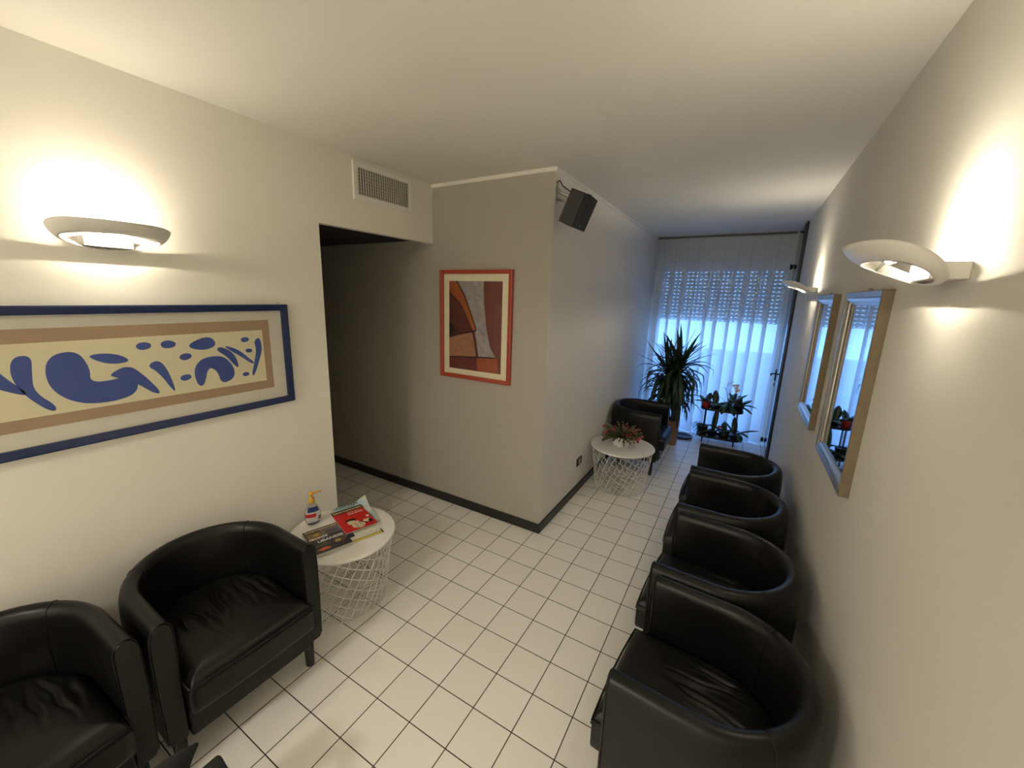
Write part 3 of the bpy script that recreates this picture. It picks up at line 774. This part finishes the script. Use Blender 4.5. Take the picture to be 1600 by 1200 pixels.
S([(.345, -.11), (.335, -.03), (.37, .02), (.43, .03), (.48, .02), (.52, -.04), (.515, -.10), (.45, -.12), (.44, -.05), (.40, -.02), (.375, -.115)])
S([(.44, .06), (.47, .075), (.53, .03), (.545, -.05), (.52, -.03), (.49, .02)], .0003)
S([(.48, .08), (.55, .05), (.60, -.005), (.625, -.03), (.61, -.035), (.56, .01), (.50, .055)], .0002)
S([(.63, .09), (.665, .11), (.672, .04), (.65, -.02), (.62, -.095), (.60, -.10), (.625, -.02), (.64, .04)])
for c in ((.16, .105, .028, .1), (.25, .105, .03, -.1), (.31, .04, .026, .3), (.30, -.06, .024, .3), (.585, .10, .022, .2), (.60, .04, .018, -.2), (.572, -.085, .018, 0), (-.42, .10, .026, .2)): pear(*c)
pr.build('print', [pm('tan paper', (.46, .33, .215), .75), pm('cream paper', (.85, .79, .57), .8), pm('blue cut paper', (.055, .10, .37), .7)], bf)
MB().box((.0175, Y0 + .03, Z0 + .03), (.0195, Y1 - .03, Z1 - .03)).build('glass', M_glass, bf)
nail(bf, .785, Z1)
# red framed abstract on the taupe wall: local Y -> -X? use rotation so that +x local points to -y world
rf = thing('framed_picture', 'red framed abstract print in rust and grey hanging on the taupe wall', 'picture', (-.635, 0, 1.61), R_(-90))
Y0, Y1, Z0, Z1 = -.341, .341, -.435, .435
m = MB(); frame_mesh(m, Y0, Y1, Z0, Z1, .030, .034); m.build('frame', pm('red stained wood', (.37, .06, .03), .4, noise=.2, nscale=50), rf)
MB().box((.003, Y0 + .026, Z0 + .026), (.010, Y1 - .026, Z1 - .026)).build('mat_board', pm('cream mat board', (.80, .76, .57), .8), rf)
pr = MB(); py0, py1, pz0, pz1 = -.256, .250, -.36, .350
def Q(pts, mi, d): pr.add([(.0105 + d * .0004, py0 + u * (py1 - py0), pz1 - v * (pz1 - pz0)) for u, v in pts], [tuple(range(len(pts)))], mi)
Q([(0, 0), (1, 0), (1, 1), (0, 1)], 0, 0)
Q([(.15, 0), (.66, 0), (.67, .2), (.72, .5), (.80, .72), (.90, .82), (.58, .83), (.55, .7), (.5, .53), (.42, .33), (.28, .13)], 1, 1)
Q([(0, 0), (.15, 0), (.30, .15), (.42, .33), (.54, .535), (.46, .54), (.36, .4), (.22, .24), (0, .12)], 2, 2)
Q([(0, .12), (.22, .24), (.36, .4), (.46, .54), (.2, .59), (0, .63)], 3, 3)
Q([(0, .63), (.2, .59), (.46, .545), (.52, .7), (.55, .83), (.3, .845), (0, .87)], 4, 4)
Q([(0, .87), (.3, .85), (.55, .84), (.56, 1), (0, 1)], 5, 5)
Q([(.55, .84), (.92, .82), (.97, 1), (.56, 1)], 6, 6)
Q([(.0, .45), (.10, .50), (.14, .56), (.0, .625)], 7, 7)
def LN(pts, wd=.008):
    for (a, b), (c, d) in zip(pts, pts[1:]):
        dx, dy = c - a, d - b; l = math.hypot(dx, dy); nx, ny = -dy / l * wd, dx / l * wd
        Q([(a - nx, b - ny), (c - nx, d - ny), (c + nx, d + ny), (a + nx, b + ny)], 7, 9)
LN([(.15, 0), (.30, .15), (.42, .33), (.54, .535)]); LN([(0, .12), (.22, .24), (.36, .4), (.46, .54)], .005); LN([(0, .635), (.2, .595), (.54, .54)]); LN([(.46, .54), (.52, .7), (.55, .84)]); LN([(0, .87), (.3, .85), (.9, .825)], .006)
pr.build('print', [pm('maroon paint', (.17, .045, .035), .6, noise=.3, nscale=12), pm('grey white paint', (.34, .31, .32), .7, noise=.55, nscale=26), pm('orange paint', (.36, .09, .025), .6, noise=.3, nscale=14), pm('dark maroon paint', (.10, .022, .018), .6, noise=.5, nscale=9), pm('tan paint', (.36, .17, .095), .7, noise=.4, nscale=24), pm('wine paint', (.15, .03, .025), .6, noise=.3, nscale=14), pm('rust paint', (.33, .085, .035), .6, noise=.35, nscale=14), pm('black paint', (.02, .012, .012), .7)], rf)
MB().box((.0205, Y0 + .026, Z0 + .026), (.0225, Y1 - .026, Z1 - .026)).build('glass', M_glass, rf)
nail(rf, .0, Z1)
# mirrors
def mirror(label, yc):
    t = thing('framed_mirror', label, 'mirror', (XR, yc, 1.523), R_(180), 'silver framed mirrors on the right wall')
    hw, hh = .318, .392
    m = MB()
    frame_mesh(m, -hw, hw, -hh, hh, .022, .034, lip=.003, mi=0, mi_side=1)
    # inner sloping moulding
    fw = .055; O = [(-hw + .02, -hh + .02), (hw - .02, -hh + .02), (hw - .02, hh - .02), (-hw + .02, hh - .02)]
    I = [(-hw + fw, -hh + fw), (hw - fw, -hh + fw), (hw - fw, hh - fw), (-hw + fw, hh - fw)]
    steps = [(0, .030), (.25, .0305), (.5, .027), (.75, .021), (.8, .017), (1, .0135)]
    for k in range(4):
        j = (k + 1) % 4
        for (s0, x0), (s1, x1) in zip(steps, steps[1:]):
            a = [O[k][i] + (I[k][i] - O[k][i]) * s0 for i in (0, 1)]; b = [O[j][i] + (I[j][i] - O[j][i]) * s0 for i in (0, 1)]
            c = [O[j][i] + (I[j][i] - O[j][i]) * s1 for i in (0, 1)]; d = [O[k][i] + (I[k][i] - O[k][i]) * s1 for i in (0, 1)]
            m.add([(x0, *a), (x0, *b), (x1, *c), (x1, *d)], [(0, 1, 2, 3)], 0)
    m.build('frame', [M_silver, M_bronze], t)
    MB().box((.004, -hw + .045, -hh + .045), (.0125, hw - .045, hh - .045)).build('mirror_glass', M_mirror, t)
    nail(t, 0, hh)
    return t
mirror('silver framed mirror nearer the camera on the right wall, showing yucca leaves', -.445)
mirror('silver framed mirror nearer the window on the right wall', .52)

# ================================================================== WALL LAMPS
def lamp():
    t = thing('wall_lamp', 'x', 'lamp')
    s = MB(); NP = 64; NB = 6
    def fn(u, v):
        a = 2 * pi * u + pi; c, q = math.cos(a), math.sin(a)
        o = Vector((.128 + .100 * c, .182 * q, .045 + .0435 * c - .0235 * c * c)); i = Vector((.115 + .065 * c, .148 * q, .004 + .027 * c - .009 * c * c))
        md = (o + i) / 2 + Vector((.010 * c, .010 * q, -.008))
        return o * (1 - v) ** 2 + md * 2 * v * (1 - v) + i * v * v
    s.grid(fn, NP, NB, 0)
    bm = bmesh.new()
    s.build('shade', M_lamp, t, solid=.004)
    m = MB(); m.box((0, -.075, -.022), (.070, .075, .018)); m.build('wall_mount', M_lamp, t, bevel=.003)
    m = MB(); m.tube([(.125, -.045, .030), (.125, .045, .030)], .0055, 10); b = m.build('bulb', M_bulb, t)
    for sg in (-1, 1):
        MB().tube([(.125, sg * .046, .030), (.125, sg * .058, .030)], .0065, 10).tube([(.125, sg * .056, .030), (.125, sg * .150, .012)], .004, 8).build('lamp_holder', M_lamp, t)
    m = MB(); m.grid(lambda u, v: (.125 + .0105 * math.cos(R_(225 + 37 * u)), -.052 + .104 * v, .030 + .0105 * math.sin(R_(225 + 37 * u))), 10, 1); m.build('light_baffle', M_lamp, t, solid=.0012)  # added strip under the bulb, blocks its light towards the wall
    return t
l0 = lamp(); l0.location = (XL, -2.03, 2.025); l0['label'] = 'white curved uplight wall lamp above the blue framed picture on the left wall'; l0['group'] = 'white uplight wall lamps'
l1 = copy_tree(l0); l1.location = (XR, -1.235, 1.946); l1.rotation_euler = (0, 0, pi); l1['label'] = 'white curved uplight wall lamp nearest the camera on the right wall'
l2 = copy_tree(l0); l2.location = (XR, 1.32, 1.965); l2.rotation_euler = (0, 0, pi); l2['label'] = 'white curved uplight wall lamp on the right wall near the window'
l3 = copy_tree(l0); l3.location = (XR, -3.79, 1.95); l3.rotation_euler = (0, 0, pi); l3['label'] = 'added white uplight wall lamp, unseen on the right wall behind the camera'  # added lamp out of view, lifts the room by bounced light
l4 = copy_tree(l0); l4.location = (XL, -4.58, 2.025); l4['label'] = 'added white uplight wall lamp, unseen on the left wall behind the camera'  # second added lamp out of view, also there to brighten the room

cl = thing('added_fill_light', 'added round fill light on the ceiling behind the camera, unseen', 'lamp', (.0, -4.7, H))  # added fill, out of view, brightens floor and walls
MB().lathe([(0, -.001), (.235, -.001), (.235, -.05), (.222, -.055), (.215, -.05), (.215, -.02), (0, -.02)], 48).build('frame', M_white, cl)
MB().lathe([(0, -.075), (.12, -.07), (.19, -.058), (.214, -.046)], 48).build('diffuser', pm('fill light glass', (.8, .8, .8), .4, emis=(1.0, .92, .78), es=FILL_LIGHT), cl)

# ================================================================== VENT, SPEAKER, SOCKET
vt = thing('air_vent', 'white air vent grille high on the left wall above the opening', 'vent', (XL, -.508, 2.562))
m = MB(); frame_mesh(m, -.264, .262, -.118, .114, .034, .010, lip=.004); m.build('frame', M_white, vt)
MB().box((.0005, -.232, -.087), (.0015, .230, .083)).build('duct', pm('vent shadow gap', (.03, .03, .03), .9), vt)
g = MB()
for k in range(23):
    y = -.225 + k * .45 / 22; g.box((.004, y - .0045, -.086), (.009, y + .0045, .082))
for k in range(9):
    z = -.08 + k * .16 / 8; g.box((.002, -.23, z - .0009), (.004, .228, z + .0009))
g.build('slats', pm('grey white vent slats', (.55, .53, .47), .45), vt)

sp = thing('loudspeaker', 'black loudspeaker tilted downward on a wall bracket at the taupe wall corner', 'speaker', (.164, .024, 2.42))
yaw, tilt = .067, .392
Xv = Vector((math.cos(yaw) * math.cos(tilt), math.sin(yaw) * math.cos(tilt), -math.sin(tilt))); Yv = Vector((-math.sin(yaw), math.cos(yaw), 0)); Zv = Xv.cross(Yv)
SM = Matrix((Xv, Yv, Zv)).transposed().to_4x4()
D, W_, Hs = .072, .0845, .106
MB().box((-D, -W_, -Hs), (D - .040, W_, Hs), 0, SM).build('cabinet', pm('black speaker cabinet', (.022, .020, .016), .5, noise=.15, nscale=60), sp, bevel=.006)
MB().box((D - .037, -W_ + .001, -Hs), (D, W_ - .001, Hs), 0, SM).build('grille', pm('black speaker cloth', (.010, .010, .011), .75, bump=.4, bscale=900), sp, bevel=.006)
m = MB(); m.box((D - .041, -W_ + .003, -Hs + .003), (D - .036, W_ - .003, Hs - .003), 0, SM); m.build('front_seam', pm('black gap', (.004, .004, .004), .8), sp)
MB().tube([SM @ Vector((D - .0005, -W_ + .03, -Hs + .02)), SM @ Vector((D + .0015, -W_ + .03, -Hs + .02))], .006, 14).build('badge', pm('silver badge', (.3, .36, .45), .3, metal=.7), sp)
m = MB()
bkc = SM @ Vector((-D, 0, .06)); lx0 = -.164 + .001
m.box((lx0, -.022, .06), (lx0 + .004, .022, .20))
m.tube([Vector((lx0 + .003, 0, .15)), Vector((lx0 + .035, 0, .12)), bkc + Vector((.004, 0, .0))], .011, 10)
m.tube([Vector((lx0 + .003, 0, .085)), bkc + Vector((.004, 0, -.04))], .008, 10)
m.build('bracket', M_steel, sp)
MB().tube([Vector((lx0 + .003, -.012, .185)), Vector((lx0 + .03, -.02, .195)), Vector((lx0 + .05, -.02, .16)), bkc + Vector((.01, -.01, .02))], .004, 8).build('cable', M_blk, sp)

wk = thing('wall_socket', 'black wall socket plate low on the corridor wall beside the flower table', 'socket', (0, .857, .31))
MB().box((0, -.062, -.04), (.009, .062, .04)).build('plate', M_blk, wk, bevel=.003)
MB().box((.008, -.016, -.022), (.0115, .016, .022)).build('switch_module', pm('white plastic module', (.65, .65, .62), .4), wk, bevel=.002)

# ================================================================== BAG at the bottom edge
bg_ = thing('bag', 'black soft bag at the bottom edge of the photo, one pointed corner up', 'bag', (-.06, -2.60, 0), R_(20))
def bagf(u, v):
    a = 2 * pi * u; z = .40 * v
    r = (1 - .35 * v ** 3) * (0.2 + .8 * min(1, v * 8)) if v < 1 else .6
    return (.20 * r * math.cos(a) * (1 + .05 * math.sin(3 * a + 5 * v)), .13 * r * math.sin(a) * (1 + .06 * math.sin(4 * a + 7 * v)), z + .01 * math.sin(2 * a) * v)
M_fab = pm('black felt fabric', (.009, .009, .010), .95, bump=.5, bscale=220)
m = MB(); m.grid(bagf, 36, 16); m.add([bagf(k / 36, 1) for k in range(36)], [tuple(range(36))]); m.add([bagf(k / 36, 0) for k in range(36)], [tuple(range(36))[::-1]]); m.build('body', M_fab, bg_)
cn = MB(); tip = Vector((-.09, -2.285, .452)); base = Vector((-.06, -2.46, .37))
pts = [base.lerp(tip, k / 8) + Vector((0, 0, .02 * math.sin(pi * k / 8))) for k in range(9)]
inv = T4(Vector((-.06, -2.60, 0))).inverted()
IB = (T4(Vector((-.06, -2.60, 0))) @ Matrix.Rotation(R_(20), 4, 'Z')).inverted()
cn.tube(pts, [.095, .088, .079, .068, .056, .043, .029, .015, .004], 14, T=IB); cn.build('flap_corner', M_fab, bg_, sub=1)
hd = MB(); hd.tube([Vector((.12, -2.50, .20)), Vector((.10, -2.42, .32)), Vector((.07, -2.335, .40)), Vector((.04, -2.288, .425)), Vector((.01, -2.282, .425)), Vector((-.01, -2.33, .40)), Vector((-.02, -2.42, .34)), Vector((-.03, -2.5, .25))], .028, 16, T=IB); hd.build('handle', M_fab, bg_)

# ================================================================== sub-parts: pieces that sit on a part belong to that part
HOST = {'hook': 'frame', 'title': 'cover', 'headline': 'cover', 'subtitle': 'cover', 'label': 'body', 'badge': 'grille', 'blossoms': ('foliage', 'stem'), 'blossom': 'stem', 'soil': 'planter', 'keyhole_plate': None, 'switch_module': 'plate', 'heading_tape': 'cloth', 'hem': 'cloth'}
for ob in list(sc.objects):
    h_ = HOST.get(ob.name.split('.')[0])
    if not h_ or not ob.parent: continue
    for sib in ob.parent.children:
        if sib != ob and sib.name.split('.')[0] in (h_ if isinstance(h_, tuple) else (h_,)):
            ob.parent = sib; break
